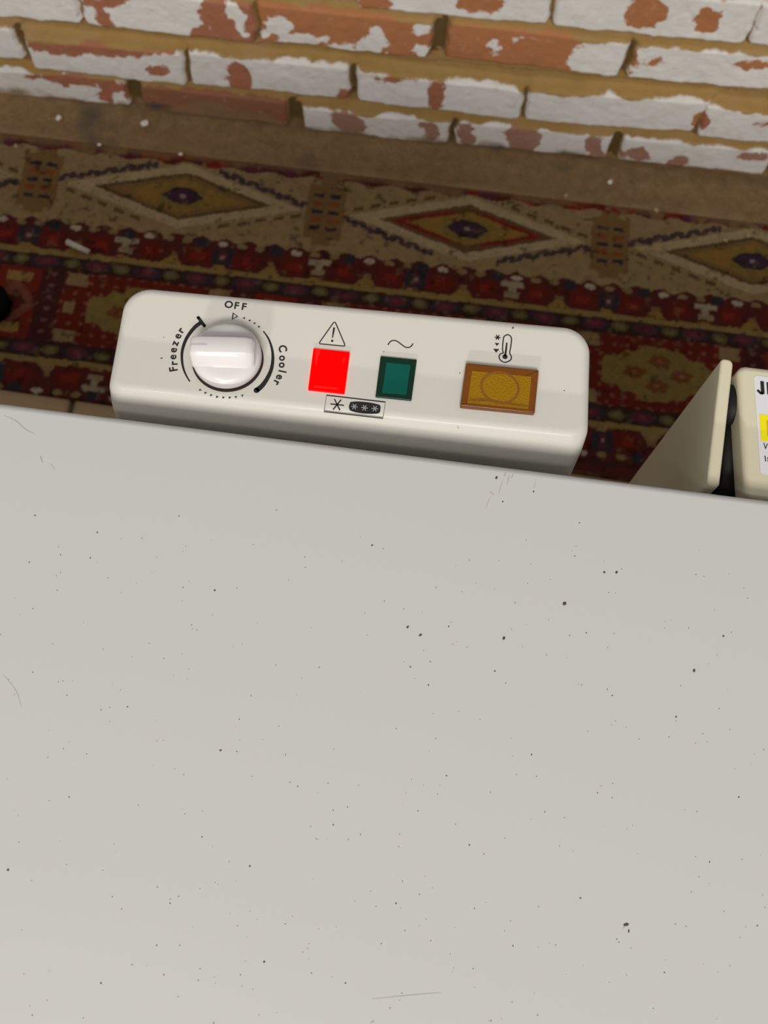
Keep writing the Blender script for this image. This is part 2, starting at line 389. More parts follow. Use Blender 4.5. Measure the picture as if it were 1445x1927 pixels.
# field
put((T < 729.5) & (T > 578.5), (.040, .010, .010))
for tc_ in (720, 590):
    l_ = np.abs((S+18+33.5) % 67-33.5); l2 = np.abs((S+18) % 67-33.5); q = np.abs(T-tc_)
    put((l_/21)**2+(q/10)**2 < 1, NAVY); put((l_/15)**2+(q/7.5)**2 < 1, PURP); put((l_/6)**2+(q/3)**2 < 1, (.16, .03, .05))
    put((l2/11)**2+(q/7)**2 < 1, OLIVE); put((l2/6)**2+(q/4)**2 < 1, (.17, .13, .06))
fld = (T < 708) & (T > 602)
put(fld, (.10, .006, .007))
u = (S-336+170.5) % 341-170.5; v = T-655; au = np.abs(u); av = np.abs(v)
put(fld & (au+av*.9 < 130), (.13, .007, .006))
put(fld & (((u % 17)-8.5)**2+((v % 15)-7.5)**2 < 9) & (au < 112), (.22, .07, .05))
put(fld & (au > 80) & (np.abs(av-42) < 9) & (au < 108), TAN); put(fld & (np.abs(au-98) < 7) & (av < 8), TAN)
hexm = (au < 74) & (au*.42+av < 46+2.5*np.sin(u/4)) & (av < 40)
put(fld & hexm, MOCH)
for a_, b_ in ((-31, 0), (31, 0), (0, -17), (2, 19)):
    rr_ = np.sqrt(((u-a_)/15)**2+((v-b_)/9)**2); put(fld & (rr_ < 1+.12*np.sin(6*np.arctan2(v-b_, u-a_))), RUST); put(fld & (rr_ < .25), (.28, .12, .05))
put(fld & (np.abs(au-126) < 15), (.055, .008, .012)); put(fld & (((au-126)/4)**2+(((v+200) % 17-8)/3)**2 < 1), (.17, .06, .06))
o_ = 170.5-au
put(fld & (o_ < 28), (.17, .01, .008)); put(fld & (o_*1.0+av < 34), (.20, .055, .04)); put(fld & (o_+av < 18), MAR); put(fld & (o_ < 17) & (np.abs(av-38) < 7), (.30, .17, .05))
wn = fbm(X, Y, .010, 95, 3); col[wn > .72] = col[wn > .72]*.55+np.array((.16, .11, .06))*.45
col[wn < .27] *= .45
so_ = np.clip((T-899+(fbm(X, Y, .04, 81, 3)-.5)*34)/8, 0, 1)[..., None]*.72
col = col*(1-so_)+np.array((.22, .135, .06))*so_
lum = col.mean(-1, keepdims=True); col = col*.86+lum*np.array((.12, .08, .03))
col = col*(0.80+.36*fbm(X, Y, .006, 61, 3))[..., None]
Zr = .0022+.0010*fbm(X, Y, .01, 71)+.0015*fbm(X, Y, .25, 72, 2)
edgeD = np.minimum(np.minimum(Y-Y0, Y.max()-Y), np.minimum(X-X.min(), X.max()-X)); Zr = np.where(edgeD < .0028, Zr-.006, Zr)
me = grid_mesh('rug', X, Y, Zr); add_attr(me, 'pattern', col)
rm = bpy.data.materials.new('rug_wool'); rm.use_nodes = True; nt = rm.node_tree; b = nt.nodes['Principled BSDF']; N = nt.nodes.new; Lk = nt.links.new
b.inputs['Roughness'].default_value = 1; b.inputs['Specular IOR Level'].default_value = .05; tcw = N('ShaderNodeTexCoord'); n3 = noise(500, 3)
Lk(mix(math_('MULTIPLY', n3.outputs[0], .35), attr('pattern').outputs['Color'], (.06, .042, .022)), b.inputs['Base Color'])
bp = N('ShaderNodeBump'); bp.inputs['Strength'].default_value = .6; bp.inputs['Distance'].default_value = .002; Lk(n3.outputs[0], bp.inputs['Height']); Lk(bp.outputs[0], b.inputs['Normal'])
link('rug', me, rm, label='patterned oriental runner rug in red, cream and ochre lying along the brick wall', cat='rug')

# ------------------------------------------------------------------ chest freezer
LID = 0.80; PZ = 0.785
freezer = empty('chest_freezer', (0, -0.12, 0), 'white chest freezer whose closed flat lid fills the foreground', 'freezer')
def child(o, parent=freezer):
    """keep world coordinates while parenting"""
    base = Vector((0, 0, 0)); q = parent
    while q: base += q.location; q = q.parent
    for v_ in o.data.vertices: v_.co -= (base + o.location)
    return o
def fpart(name, bm, mats, parent=None, **k):
    parent = parent or freezer
    o = obj(name, bm, mats, parent, **k); return child(o, parent)

# lid material: white enamel with fine dirt specks
lm = bpy.data.materials.new('white_enamel'); lm.use_nodes = True; nt = lm.node_tree; b = nt.nodes['Principled BSDF']; N = nt.nodes.new; Lk = nt.links.new
tcw = N('ShaderNodeTexCoord'); b.inputs['Roughness'].default_value = .28; b.inputs['Specular IOR Level'].default_value = .45
vor = N('ShaderNodeTexVoronoi'); vor.inputs['Scale'].default_value = 130; Lk(tcw.outputs['Object'], vor.inputs['Vector'])
n2 = noise(25, 3); n4 = noise(7, 2)
sp = math_('LESS_THAN', vor.outputs['Distance'], math_('MULTIPLY', math_('SUBTRACT', math_('ADD', n2.outputs[0], math_('MULTIPLY', n4.outputs[0], .6)), .72), .28))
sepc = N('ShaderNodeSeparateColor'); Lk(vor.outputs['Color'], sepc.inputs[0])
keep = math_('MULTIPLY', math_('SUBTRACT', sepc.outputs[0], .62), .9, True)
base = (0.495, 0.493, 0.482)
Lk(mix(math_('MULTIPLY', sp, keep), base, (.25, .22, .17)), b.inputs['Base Color'])
n5 = noise(3, 2)
bp = N('ShaderNodeBump'); bp.inputs['Strength'].default_value = .05; bp.inputs['Distance'].default_value = .01; Lk(n5.outputs[0], bp.inputs['Height']); Lk(bp.outputs[0], b.inputs['Normal'])
# lid slab, far edge follows the photographed edge
EL = hz(0, 762, LID-.001); ER = hz(1445, 945, LID-.001)
sl = (ER[1]-EL[1])/(ER[0]-EL[0]); ey = lambda x: EL[1]+sl*(x-EL[0])+.0012
lid_poly = round_poly([(-.62, -.50), (.66, -.50), (.66, ey(.66)), (-.62, ey(-.62))], .012)
fpart('lid', prism_bm(lid_poly, LID-.042, LID, .0035, 6), lm, label='flat white enamel lid speckled with dirt')
gas = mat('gasket_rubber', (.30, .30, .29), .7, noise=.1)
fpart('gasket', prism_bm(inset(lid_poly, .018), LID-.052, LID-.042), gas, label='grey rubber seal under the lid')
bodym = mat('cabinet_enamel', (.70, .70, .67), .35, noise=.03)
fpart('cabinet', prism_bm(inset(lid_poly, .012), .03, LID-.052, .003, 3), bodym)
for fx in (-.55, .58):
    for fy in (-.43, .10):
        fpart('foot', prism_bm([(fx+.02*math.cos(a*math.pi/8), fy+.02*math.sin(a*math.pi/8)) for a in range(16)], .0, .03), mat('foot_rubber', (.02, .02, .02), .7, noise=.1))

# dirt crumbs, streaks on the lid
dm = mat('dirt_crumb', (.06, .045, .03), .8, noise=.4, nscale=800)
bm = bmesh.new(); rs = random.Random(11)
def speck(px, py, r, el=1.0, an=0.0, z=LID):
    c = hz(px, py, z); s = 1/4700*r
    bmesh.ops.create_icosphere(bm, subdivisions=1, radius=1, matrix=Matrix.Translation((c[0], c[1], z)) @ Matrix.Rotation(an, 4, 'Z') @ Matrix.Diagonal((s*el, s, s*.5, 1)))
for q in [(1062, 1136, 4.0, 1.2, .8), (1137, 1077, 2.6), (1160, 1077, 2.6, 1.5, 1), (767, 1180, 2.4, 1.5, .9), (791, 1195, 2.2, 2, .7), (948, 1201, 3, 1.4, 1.2), (1361, 1197, 2.3), (1306, 1262, 2.8, 1.5, 1.3), (1272, 1349, 1.8, 1.3, 1),
          (772, 1255, 1.8), (931, 1263, 1.8), (806, 1289, 1.7), (844, 1179, 1.7), (1103, 1191, 1.6), (1152, 1309, 1.6), (1004, 925, 2), (946, 944, 1.9), (934, 899, 2.6, 1.6, 1.2), (1090, 984, 1.6), (183, 1002, 1.8), (337, 971, 1.5),
          (15, 1637, 2.4), (470, 1630, 1.9), (497, 1810, 2.2), (415, 1412, 2, 1.3, .5), (404, 1111, 2.2), (700, 1026, 1.8, 1.5, .5), (627, 1552, 1.6), (1092, 1690, 1.8), (1178, 1740, 3.0, 2.0, .3), (1183, 1752, 1.8, 2, 1.5), (1335, 1622, 1.6), (883, 1590, 1.6), (1000, 1420, 1.7), (560, 1480, 1.4), (240, 1330, 1.6), (130, 1500, 1.5), (320, 1700, 1.5), (745, 1700, 1.7), (650, 1850, 1.6), (190, 1850, 1.7), (1250, 1830, 1.5), (965, 1780, 1.5), (380, 1575, 1.5), (840, 1460, 1.6), (1390, 1500, 1.7), (1425, 1742, 1.5), (520, 960, 1.3), (66, 970, 1.7), (114, 1044, 1.4), (55, 1058, 1.5), (170, 1050, 1.6)]:
    speck(*q)
for _ in range(340):
    x = rs.uniform(0, 1445); y = rs.uniform(1000, 1927)
    if y > 860+x*.13: speck(x, y, rs.uniform(.55, 1.05), rs.uniform(1, 1.8), rs.uniform(0, 3))
fpart('dirt_specks', bm, dm, kind='stuff', label='dark crumbs of dirt scattered on the lid')
scm = mat('scuff_brown', (.42, .36, .30), .6, noise=.25, nscale=900)
scg = mat('scratch_grey', (.36, .35, .32), .5, noise=.2, nscale=900)
def mark(pts, wpx, z=LID+.00006):
    P = [(*hz(*p_, z), z) for p_ in spline(pts, 6)]; n = len(P)
    bm = bmesh.new(); stroke(P, [wpx/4700*(.25+.75*math.sin(math.pi*(i+.5)/n)) for i in range(n)], bm)
    fpart(mname, bm, scm if mname == 'scuff_mark' else scg)
mname = 'scuff_mark'
mark([(958, 893), (954, 912)], 2.2); mark([(946, 904), (938, 928)], 1.8); mark([(921, 925), (930, 932)], 3.2); mark([(922, 936), (914, 955)], 1.6)
mark([(966, 892), (962, 900)], 2.2); mark([(1008, 905), (1004, 920)], 1); mark([(952, 889), (948, 897)], 3)
mname = 'scratch'
mark([(8, 782), (30, 792), (48, 808), (66, 817)], 1.8); mark([(76, 858), (80, 871)], 2.6); mark([(94, 872), (104, 884)], 1.0); mark([(40, 1330), (30, 1300), (5, 1268)], 1.0); mark([(700, 1880), (780, 1872), (830, 1868)], 1.0); mark([(1178, 1740), (1172, 1748)], 2)

# ---- control panel
plastic = mat('white_plastic', (.61, .592, .54), .46, spec=.4, noise=.015, nscale=8, coat=.06, bump=.02, bscale=500)
TL = hz(238, 535, PZ); TR = hz(1112, 616, PZ); BR = hz(1107, 828, PZ); BL = hz(201, 735, PZ)
print('panel', TL, TR, BR, BL)
zt = PZ
pan_poly = inset(round_poly([BL, BR, TR, TL], [.0068, .0078, .0125, .0125], 10), -.0006)
panel = bpy.data.objects.new('control_panel', bpy.data.meshes.new('control_panel')); bpy.data.objects.remove(panel)
bm = bmesh.new(); rings = []
def pring(ins, z):
    r_ = []
    for (x, y) in inset(pan_poly, ins):
        ye = BL[1]+(BR[1]-BL[1])*(x-BL[0])/(BR[0]-BL[0]); front = max(0, min(1, 1-(y-ye)/.012))
        dz_ = max(0, min(.030, PZ-.002-z)); r_.append(bm.verts.new((x, y-front*(min(dz_, .010)*.62+max(0, dz_-.010)*.20), z)))
    rings.append(r_)
for dz_ in (.075, .050, .034, .030, .024, .018, .012, .008): pring(0, PZ-dz_)
for k in range(1, 10):
    a = math.pi/2*k/9; pring(.0052*(1-math.cos(a)), PZ-.0052+.0052*math.sin(a))
for r0, r1 in zip(rings[:-1], rings[1:]):
    for i in range(len(r0)):
        f = bm.faces.new((r0[i], r0[(i+1) % len(r0)], r1[(i+1) % len(r0)], r1[i])); f.smooth = True
bm.faces.new(rings[-1]); bm.faces.new(list(reversed(rings[0])))
# bracket that carries the panel on the cabinet
x0, x1 = BL[0]+.02, BR[0]-.02
prism_bm([(x0, ey(0)-.014), (x1, ey(0)-.014), (x1, BR[1]-.010), (x0, BL[1]-.010)], PZ-.073, PZ-.052, bm=bm)
panel = fpart('control_panel', bm, plastic, label='white plastic control panel with dial and lamps')

bm = bmesh.new()
for q in [(965, 617, 2.2, 1.6, 1.1), (865, 702, 1.6), (1062, 735, 1.6), (862, 805, 1.3), (308, 635, 1.4), (304, 674, 1.8, 1.8, .4), (722, 662, 1.3), (940, 662, 1.2)]: speck(*q, **({'z': PZ}))
fpart('dirt_specks', bm, dm, parent=panel, kind='stuff')
inkm = mat('black_ink', (.012, .012, .013), .45, noise=.2, nscale=600)
ZI = PZ+.00012
def P3(x, y, z=ZI): return (*hz(x, y, z), z)
def zf(ox, oy, s): return lambda x, y: (ox+x/s, oy+y/s)     # crop coordinates -> photo pixels
k1 = zf(300, 560, 5.558)
KC = hz(428.6, 677, PZ)
UX = Vector((BR[0]-BL[0], BR[1]-BL[1], 0)).normalized(); ang0 = math.atan2(UX.y, UX.x)
PXM = 1.1/4060
def spart(name, bm, mats, **k): return fpart(name, bm, mats, parent=panel, **k)

# dial scale: arcs, dots, triangle
bm = bmesh.new()
arc = spline([k1(*p_) for p_ in [(432, 262), (365, 315), (290, 415), (247, 520), (234, 615), (245, 720), (275, 805), (314, 873)]], 8); n = len(arc)
stroke([P3(*p_) for p_ in arc], [PXM*(7.6-5.6*i/n) for i in range(n)], bm)
stroke([P3(*k1(405, 208)), P3(*k1(470, 295))], PXM*5.6, bm); disc(P3(*k1(405, 208)), PXM*2.8, ZI, bm); disc(P3(*k1(470, 295)), PXM*2.8, ZI, bm)
arc = spline([k1(*p_) for p_ in [(1090, 355), (1140, 430), (1175, 530), (1186, 630), (1172, 740), (1130, 840), (1075, 920), (1015, 972)]], 8); n = len(arc)
stroke([P3(*p_) for p_ in arc], [PXM*(2.0+7.4*i/n) for i in range(n)], bm); disc(P3(*k1(1015, 970)), PXM*5.0, ZI, bm); disc(P3(*k1(1090, 355)), PXM*1.2, ZI, bm)
disc(P3(*k1(314, 873)), PXM*1.3, ZI, bm)
for q in [(885, 213, 1), (943, 238, 1), (993, 267, 1), (1040, 303, 1), (425, 967, -1), (480, 998, -1), (540, 1022, -1), (602, 1040, -1), (668, 1047, -1), (735, 1047, -1), (800, 1040, -1), (868, 1025, -1)]:
    c = Vector(P3(*k1(q[0], q[1]))); r_ = PXM*2.7
    a0 = math.atan2(c.y-KC[1], c.x-KC[0])-math.pi/2
    bm.faces.new([bm.verts.new((c.x+r_*math.cos(a0+a), c.y+r_*math.sin(a0+a), ZI)) for a in (math.pi/2-.5, math.pi/2+1.9, math.pi/2+3.9)])
stroke([P3(*k1(*p_)) for p_ in [(772, 162), (816, 197), (762, 226)]], PXM*1.7, bm, True)
spart('dial_scale', bm, inkm, label='black printed arcs and dots round the dial')

def glyphs(chars, name):
    """chars: (char, px, py, cap height m, angle) placed by centre"""
    bmt = bmesh.new()
    for ch, px, py, h, an in chars:
        cu = bpy.data.curves.new('t', 'FONT'); cu.body = ch; cu.size = 1; cu.align_x = 'LEFT'; cu.resolution_u = 6; cu.offset = 0.028
        to = bpy.data.objects.new('t', cu); C.objects.link(to); dg = bpy.context.evaluated_depsgraph_get(); m_ = bpy.data.meshes.new_from_object(to.evaluated_get(dg))
        xsv = [v_.co.x for v_ in m_.vertices]; ysv = [v_.co.y for v_ in m_.vertices]
        s = h/0.73; cx = (min(xsv)+max(xsv))/2; cy = (min(ysv)+max(ysv))/2
        c = P3(px, py); mt = Matrix.Translation(c) @ Matrix.Rotation(an, 4, 'Z') @ Matrix.Scale(s, 4) @ Matrix.Translation((-cx, -cy, 0))
        m_.transform(mt); bmt.from_mesh(m_); bpy.data.objects.remove(to); bpy.data.curves.remove(cu); bpy.data.meshes.remove(m_)
    return bmt
def radial(px, py):
    c = P3(px, py); return math.atan2(c[1]-KC[1], c[0]-KC[0])-math.pi/2
H_ = .0041
bm = glyphs([('O', 430.5, 573, .0037, ang0), ('F', 445.5, 575, .0037, ang0), ('F', 459.5, 577, .0037, ang0)], 'OFF'); spart('off_lettering', bm, inkm)
fz = [('F', 326, 694.5), ('r', 328.5, 683), ('e', 326.3, 672), ('e', 327.3, 659), ('z', 330.5, 646.5), ('e', 335.5, 633), ('r', 342, 622)]
bm = glyphs([(c_, x, y, .0038, radial(x, y)) for c_, x, y in fz], 'Freezer'); spart('freezer_lettering', bm, inkm)
cz_ = [('C', 532, 656), ('o', 530.5, 674), ('o', 530, 687), ('l', 531.5, 699), ('e', 525, 709.5), ('r', 519, 720)]
bm = glyphs([(c_, x, y, .0038, radial(x, y)) for c_, x, y in cz_], 'Cooler'); spart('cooler_lettering', bm, inkm)

# warning triangle, sine, star box, thermometer
k2 = zf(560, 580, 4.817); k3 = zf(820, 600, 4.516)
bm = bmesh.new()
tri = round_poly([hz(*k2(190, 322), ZI), hz(*k2(434, 345), ZI), hz(*k2(336, 115), ZI)], .0006, 5)
stroke([(x, y, ZI) for x, y in tri], PXM*1.9, bm, True)
stroke([P3(*k2(331, 175)), P3(*k2(325, 215)), P3(*k2(315, 270))], [PXM*3.4, PXM*3, PXM*1.6], bm); disc(P3(*k2(313, 296)), PXM*2.2, ZI, bm)
spart('warning_symbol', bm, inkm)
bm = bmesh.new()
sn = spline([k2(*p_) for p_ in [(818, 333), (840, 303), (872, 292), (905, 302), (940, 328), (975, 352), (1005, 357), (1030, 343), (1046, 320)]], 6)
stroke([P3(*p_) for p_ in sn], PXM*2.0, bm); spart('mains_symbol', bm, inkm)
bm = bmesh.new()
def star(c, r, wd, z, b_, mi=0):
    for a in (0, math.pi/3, 2*math.pi/3):
        dx, dy = r*math.cos(a+ang0), r*math.sin(a+ang0); stroke([(c[0]-dx, c[1]-dy, z), (c[0]+dx, c[1]+dy, z)], wd, b_, mi=mi)
bx_ = [P3(*k2(*p_)) for p_ in [(262, 788), (796, 851), (773, 998), (240, 937)]]
stroke(bx_, PXM*1.6, bm, True)
star(P3(*k2(358, 874)), PXM*11.5, PXM*2.2, ZI, bm)
cap = [k2(*p_) for p_ in [(478, 850), (540, 845), (610, 850), (690, 862), (745, 880), (750, 915), (738, 950), (680, 958), (600, 955), (530, 945), (475, 925), (465, 890)]]
cap = spline(cap+[cap[0]], 5)[:-1]
f_ = bm.faces.new([bm.verts.new(P3(*p_)) for p_ in cap])
for p_ in [(514, 892), (606, 903), (700, 910)]: star(P3(*k2(*p_), ZI+.0001), PXM*5.6, PXM*1.1, ZI+.0001, bm, 1)
inkw = mat('pale_ink', (.5, .49, .45), .5, noise=.1)
spart('freezing_symbol', bm, [inkm, inkw])
bm = bmesh.new()
th = [(573, 290), (567, 255), (573, 175), (583, 148), (610, 135), (636, 150), (643, 178), (636, 240), (628, 290), (642, 322), (632, 352), (588, 370), (550, 352), (538, 322), (548, 300)]
th = [k3(*p_) for p_ in th]; th = spline(th+[th[0]], 5)[:-1]
stroke([P3(*p_) for p_ in th], PXM*2.1, bm, True)
stroke([P3(*k3(603, 202)), P3(*k3(597, 260)), P3(*k3(589, 318))], [PXM*2.4, PXM*3.4, PXM*3.6], bm); disc(P3(*k3(588, 322)), PXM*4.6, ZI, bm)
star(P3(*k3(525, 158)), PXM*5.4, PXM*1.9, ZI, bm)
for tri_ in ([(500, 204), (540, 208), (518, 230)], [(487, 254), (540, 258), (512, 288)]):
    bm.faces.new([bm.verts.new(P3(*k3(*p_))) for p_ in tri_])
spart('thermometer_symbol', bm, inkm)

# lamps
def lamp(name, quad, zt, edge, mats, inner=None, lab=None, rad=.0004, ring=None, deb=None):
    q = [hz(*p_, zt) for p_ in quad]           # order TL,TR,BR,BL in the photo
    poly = round_poly([q[3], q[2], q[1], q[0]], rad, 4)
    bmm = prism_bm(poly, PZ-.001, zt, edge, 3)
    if inner:
        ip = [hz(*p_, zt+.00008) for p_ in inner]; f = bmm.faces.new([bmm.verts.new((x, y, zt+.00008)) for x, y in (ip[3], ip[2], ip[1], ip[0])]); f.material_index = 1
    if ring:
        stroke([(*hz(*p_, zt+.00014), zt+.00014) for p_ in ring], PXM*4.2, bmm, True, mi=2)
    for dd in (deb or []):
        f = bmm.faces.new([bmm.verts.new((*hz(*p_, zt+.0001), zt+.0001)) for p_ in dd]); f.material_index = 2
    return spart(name, bmm, mats, label=lab)
redm = mat('lit_red_lens', (.3, .0, .0), .5, spec=.05, emit=(1, .0, .0), es=1.5)
redd = mat('red_lens_rib', (.5, .0, .0), .3, emit=(1, 0, 0), es=.62, noise=.1)
redi = mat('lit_red_window', (.3, 0, 0), .5, spec=.05, emit=(1, .0, .0), es=2.2)
K = k2
lamp('warning_lamp', [K(143, 362), K(474, 395), K(425, 772), K(94, 736)], PZ+.0012, .0003, [redm, redi, redd], [K(215, 430), K(410, 450), K(380, 690), K(180, 690)], 'glowing red square lamp',
     deb=[[K(165, 375), K(215, 378), K(185, 440), K(172, 520), K(160, 520)], [K(150, 700), K(370, 722), K(370, 738), K(145, 718)], [K(408, 460), K(436, 450), K(420, 480), K(414, 512), K(408, 508)]])
grn = mat('green_lens', (.002, .022, .012), .25, spec=.3, noise=.2, nscale=900); grni = mat('green_window', (.0, .085, .060), .45, spec=.2, noise=.10, nscale=1500)
lamp('mains_lamp', [K(752, 432), K(1081, 465), K(1032, 833), K(705, 800)], PZ+.0012, .0004, [grn, grni], [K(806, 492), K(1022, 515), K(985, 788), K(765, 768)], 'unlit dark green square lamp')
amb = mat('amber_lens', (.165, .048, .002), .25, spec=.35, coat=.0, noise=.12, nscale=500); ambi = mat('amber_window', (.27, .135, .002), .5, spec=.15, noise=.28, nscale=1800, bump=.5, bscale=900); ambr = mat('amber_ring', (.20, .075, .003), .3, noise=.2, nscale=600)
K = k3
rg = [K(545+158*math.cos(a)*1.0, 583+130*math.sin(a)+14*math.cos(a)) for a in [2*math.pi*i/36 for i in range(36)]]
lamp('freezing_switch', [K(258, 372), K(877, 433), K(842, 800), K(208, 738)], PZ+.0028, .0007, [amb, ambi, ambr], [K(308, 443), K(812, 492), K(786, 768), K(268, 715)], 'amber rectangular fast-freeze switch', .0006, ring=rg,
     deb=[[K(290, 680), K(430, 672), K(560, 700), K(790, 735), K(790, 748), K(560, 722), K(430, 700), K(285, 698)]])

# the dial knob
knobm = mat('knob_plastic', (.63, .60, .605), .22, noise=.01, coat=.25)
bm = bmesh.new(); n = 56
def ringv(r, z): return [bm.verts.new((KC[0]+r*math.cos(2*math.pi*i/n), KC[1]+r*math.sin(2*math.pi*i/n), PZ+z)) for i in range(n)]
prof_ = [(.0150, .0012), (.0157, .0016), (.0160, .0026), (.0159, .0050), (.0153, .0066), (.0140, .0076), (.0115, .0082), (.006, .0086)]
rings = [ringv(r, z) for r, z in prof_]
for a_, b_ in zip(rings[:-1], rings[1:]):
    for i in range(n): f = bm.faces.new((a_[i], a_[(i+1) % n], b_[(i+1) % n], b_[i])); f.smooth = True
bm.faces.new(rings[-1]); bm.faces.new(list(reversed(rings[0])))
# grip bar: lofted sections across its length
rot = ang0+math.radians(5.0); cr, sr_ = math.cos(rot), math.sin(rot)
secs = []
Ls = [(-.0158, .0026, .0040), (-.0156, .0036, .0056), (-.0145, .0042, .0068), (-.012, .0042, .0078), (-.004, .0042, .0088), (.004, .0042, .0090), (.009, .0042, .0088), (.0118, .0040, .0080), (.0134, .0030, .0064)]
HT = [.0120, .0136, .0144, .0147, .0149, .0149, .0147, .0141, .0122]
for (xl, wt, wbm), ht in zip(Ls, HT):
    row = []
    e = .0010
    prof2 = [(-wbm, .0045), (-wbm*.93, .0084), (-wt-.0010, ht-.0022), (-wt, ht-e*.35), (-wt+.0007, ht), (wt-.0007, ht), (wt, ht-e*.35), (wt+.0010, ht-.0022), (wbm*.93, .0084), (wbm, .0045)]
    for yy, zz in prof2: row.append(bm.verts.new((KC[0]+xl*cr-yy*sr_, KC[1]+xl*sr_+yy*cr, PZ+zz)))
    secs.append(row)
for a_, b_ in zip(secs[:-1], secs[1:]):
    for i in range(len(a_)-1): f = bm.faces.new((a_[i], a_[i+1], b_[i+1], b_[i])); f.smooth = True
for s_ in (secs[0], secs[-1]): bm.faces.new(s_)
# pointer groove line
gz = .0150
def gl(x, y, z): return bm.verts.new((KC[0]+x*cr-y*sr_, KC[1]+x*sr_+y*cr, PZ+z))
gp = [(-.0157, .01330), (-.01555, .01375), (-.0145, .01450), (-.012, .01480), (-.0078, .01490)]
for (xa_, za_), (xb_, zb_) in zip(gp[:-1], gp[1:]):
    f = bm.faces.new([gl(xa_, -.0005, za_), gl(xb_, -.0005, zb_), gl(xb_, .0004, zb_), gl(xa_, .0004, za_)]); f.material_index = 1
gm = mat('knob_groove', (.50, .45, .44), .4, noise=.05)
knob = spart('dial_knob', bm, [knobm, gm], label='round white rotary dial with grip bar, turned to Freezer')
bm = bmesh.new(); disc(KC, .0166, PZ+.0002, bm, 48);  # flat dark disc: shadow of the gap under the knob, put in as colour
spart('dial_gap_shade', bm, mat('painted_gap_shade', (.03, .012, .01), .8, noise=.1), label='flat dark disc painting the shade in the gap round the dial')

# ---- hinge at the right: end plate, pin, housing, sticker
cream = mat('cream_plastic', (.60, .555, .41), .42, noise=.02, nscale=12, bump=.05, bscale=600)
HZ = PZ+.002
def quad_poly(px, z, r): 
    q = [hz(*p_, z) for p_ in px]; return round_poly([q[3], q[2], q[1], q[0]], r, 6)
pl = quad_poly([(1357, 673), (1381, 677), (1354, 917), (1330, 913)], HZ, [.0022, .0022, .0026, .0022])
fpart('hinge_plate', prism_bm(pl, .60, HZ, .0014, 5), cream, label='thin cream end plate beside the hinge housing')
q = [hz(*p_, HZ) for p_ in [(1388, 684), (1650, 716), (1650, 975), (1404, 934)]]
ho = round_poly([q[3], q[2], (q[2][0]+0.0, q[1][1]), q[0]], [.0045, .0045, .0045, .0045], 8)
housing = fpart('hinge_housing', prism_bm(ho, .60, HZ, .0035, 6), cream, label='cream hinge housing with a printed sticker')
bm = bmesh.new()
c = hz(1384, 760, HZ-.006); 
bmesh.ops.create_cone(bm, cap_ends=True, segments=24, radius1=.0085, radius2=.0085, depth=.012, matrix=Matrix.Translation((c[0], c[1]+.002, HZ-.012)) @ Matrix.Rotation(math.pi/2, 4, 'Y') @ Matrix.Diagonal((1, 1.2, 1, 1)))
bmesh.ops.create_cone(bm, cap_ends=True, segments=24, radius1=.004, radius2=.004, depth=.018, matrix=Matrix.Translation((c[0], c[1]-.018, HZ-.020)) @ Matrix.Rotation(math.pi/2, 4, 'Y'))
g0 = hz(1372, 715, HZ-.012); g1 = hz(1352, 930, HZ-.012)
prism_bm([(g1[0], g1[1]), (g1[0]+.009, g1[1]), (g0[0]+.009, g0[1]), (g0[0], g0[1])], .62, HZ-.013, bm=bm)  # black box added beside the pin to paint the gap's shade
for f in bm.faces: f.smooth = len(f.verts) == 4
fpart('hinge_pin_and_gap_shade', bm, mat('pin_and_gap_black', (.010, .009, .008), .55, spec=.2, noise=.2), label='black hinge pin, with a dark fill painting the shade between plate and housing')
# bracket joining both to the cabinet
bm = bmesh.new(); a = hz(1340, 905, HZ)
prism_bm([(a[0]+.001, ey(.15)-.013), (a[0]+.075, ey(.22)-.013), (a[0]+.075, a[1]+.002), (a[0]+.001, a[1]+.010)], .61, .70, bm=bm)
fpart('hinge_bracket', bm, cream)
# sticker on the housing
ZS = HZ+.00015
def Q(x, y, z=ZS): return (*hz(x, y, z), z)
k4 = zf(1145, 640, 4.817)
s0 = [hz(*k4(*p_), ZS) for p_ in [(1316, 318), (2250, 440), (2290, 1330), (1378, 1215)]]
sp_ = round_poly([s0[3], s0[2], s0[1], s0[0]], .0016, 6)
bm = bmesh.new(); f = bm.faces.new([bm.verts.new((x, y, ZS)) for x, y in sp_])
z1 = ZS+.0001
f = bm.faces.new([bm.verts.new(Q(*k4(*p_), z1)) for p_ in [(1382, 912), (2268, 1025), (2256, 790), (1366, 670)]]); f.material_index = 1
# red-orange mark on the yellow block
f = bm.faces.new([bm.verts.new(Q(*k4(*p_), z1+.0001)) for p_ in [(1440, 870), (1490, 876), (1482, 735), (1432, 728)]]); f.material_index = 3
def bar(p0, p1, wd, mi=2): stroke([Q(*k4(*p0), z1), Q(*k4(*p1), z1)], wd*PXM, bm, mi=mi)
bar((1391, 372), (1399, 488), 6.4); bar((1350, 452), (1375, 478), 4.6); bar((1370, 480), (1402, 484), 4.6)     # J
bar((1445, 382), (1453, 494), 5.6)                                                                          # I
bar((1408, 930), (1422, 985), 1.5); bar((1422, 985), (1440, 938), 1.5)                                       # V
bar((1418, 1048), (1424, 1100), 1.8)                                                                          # I
for a_, b_ in (((1450, 1062), (1440, 1072)), ((1440, 1072), (1452, 1086)), ((1452, 1086), (1440, 1098))): bar(a_, b_, 1.5)
stm = mat('sticker_white', (.66, .65, .69), .35, noise=.01); yel = mat('sticker_yellow', (.80, .70, .0), .35, noise=.02); org = mat('sticker_orange', (.62, .36, .01), .4, noise=.02)
fpart('sticker', bm, [stm, yel, inkm, org], parent=housing, label='white sticker with black letters and a yellow block')

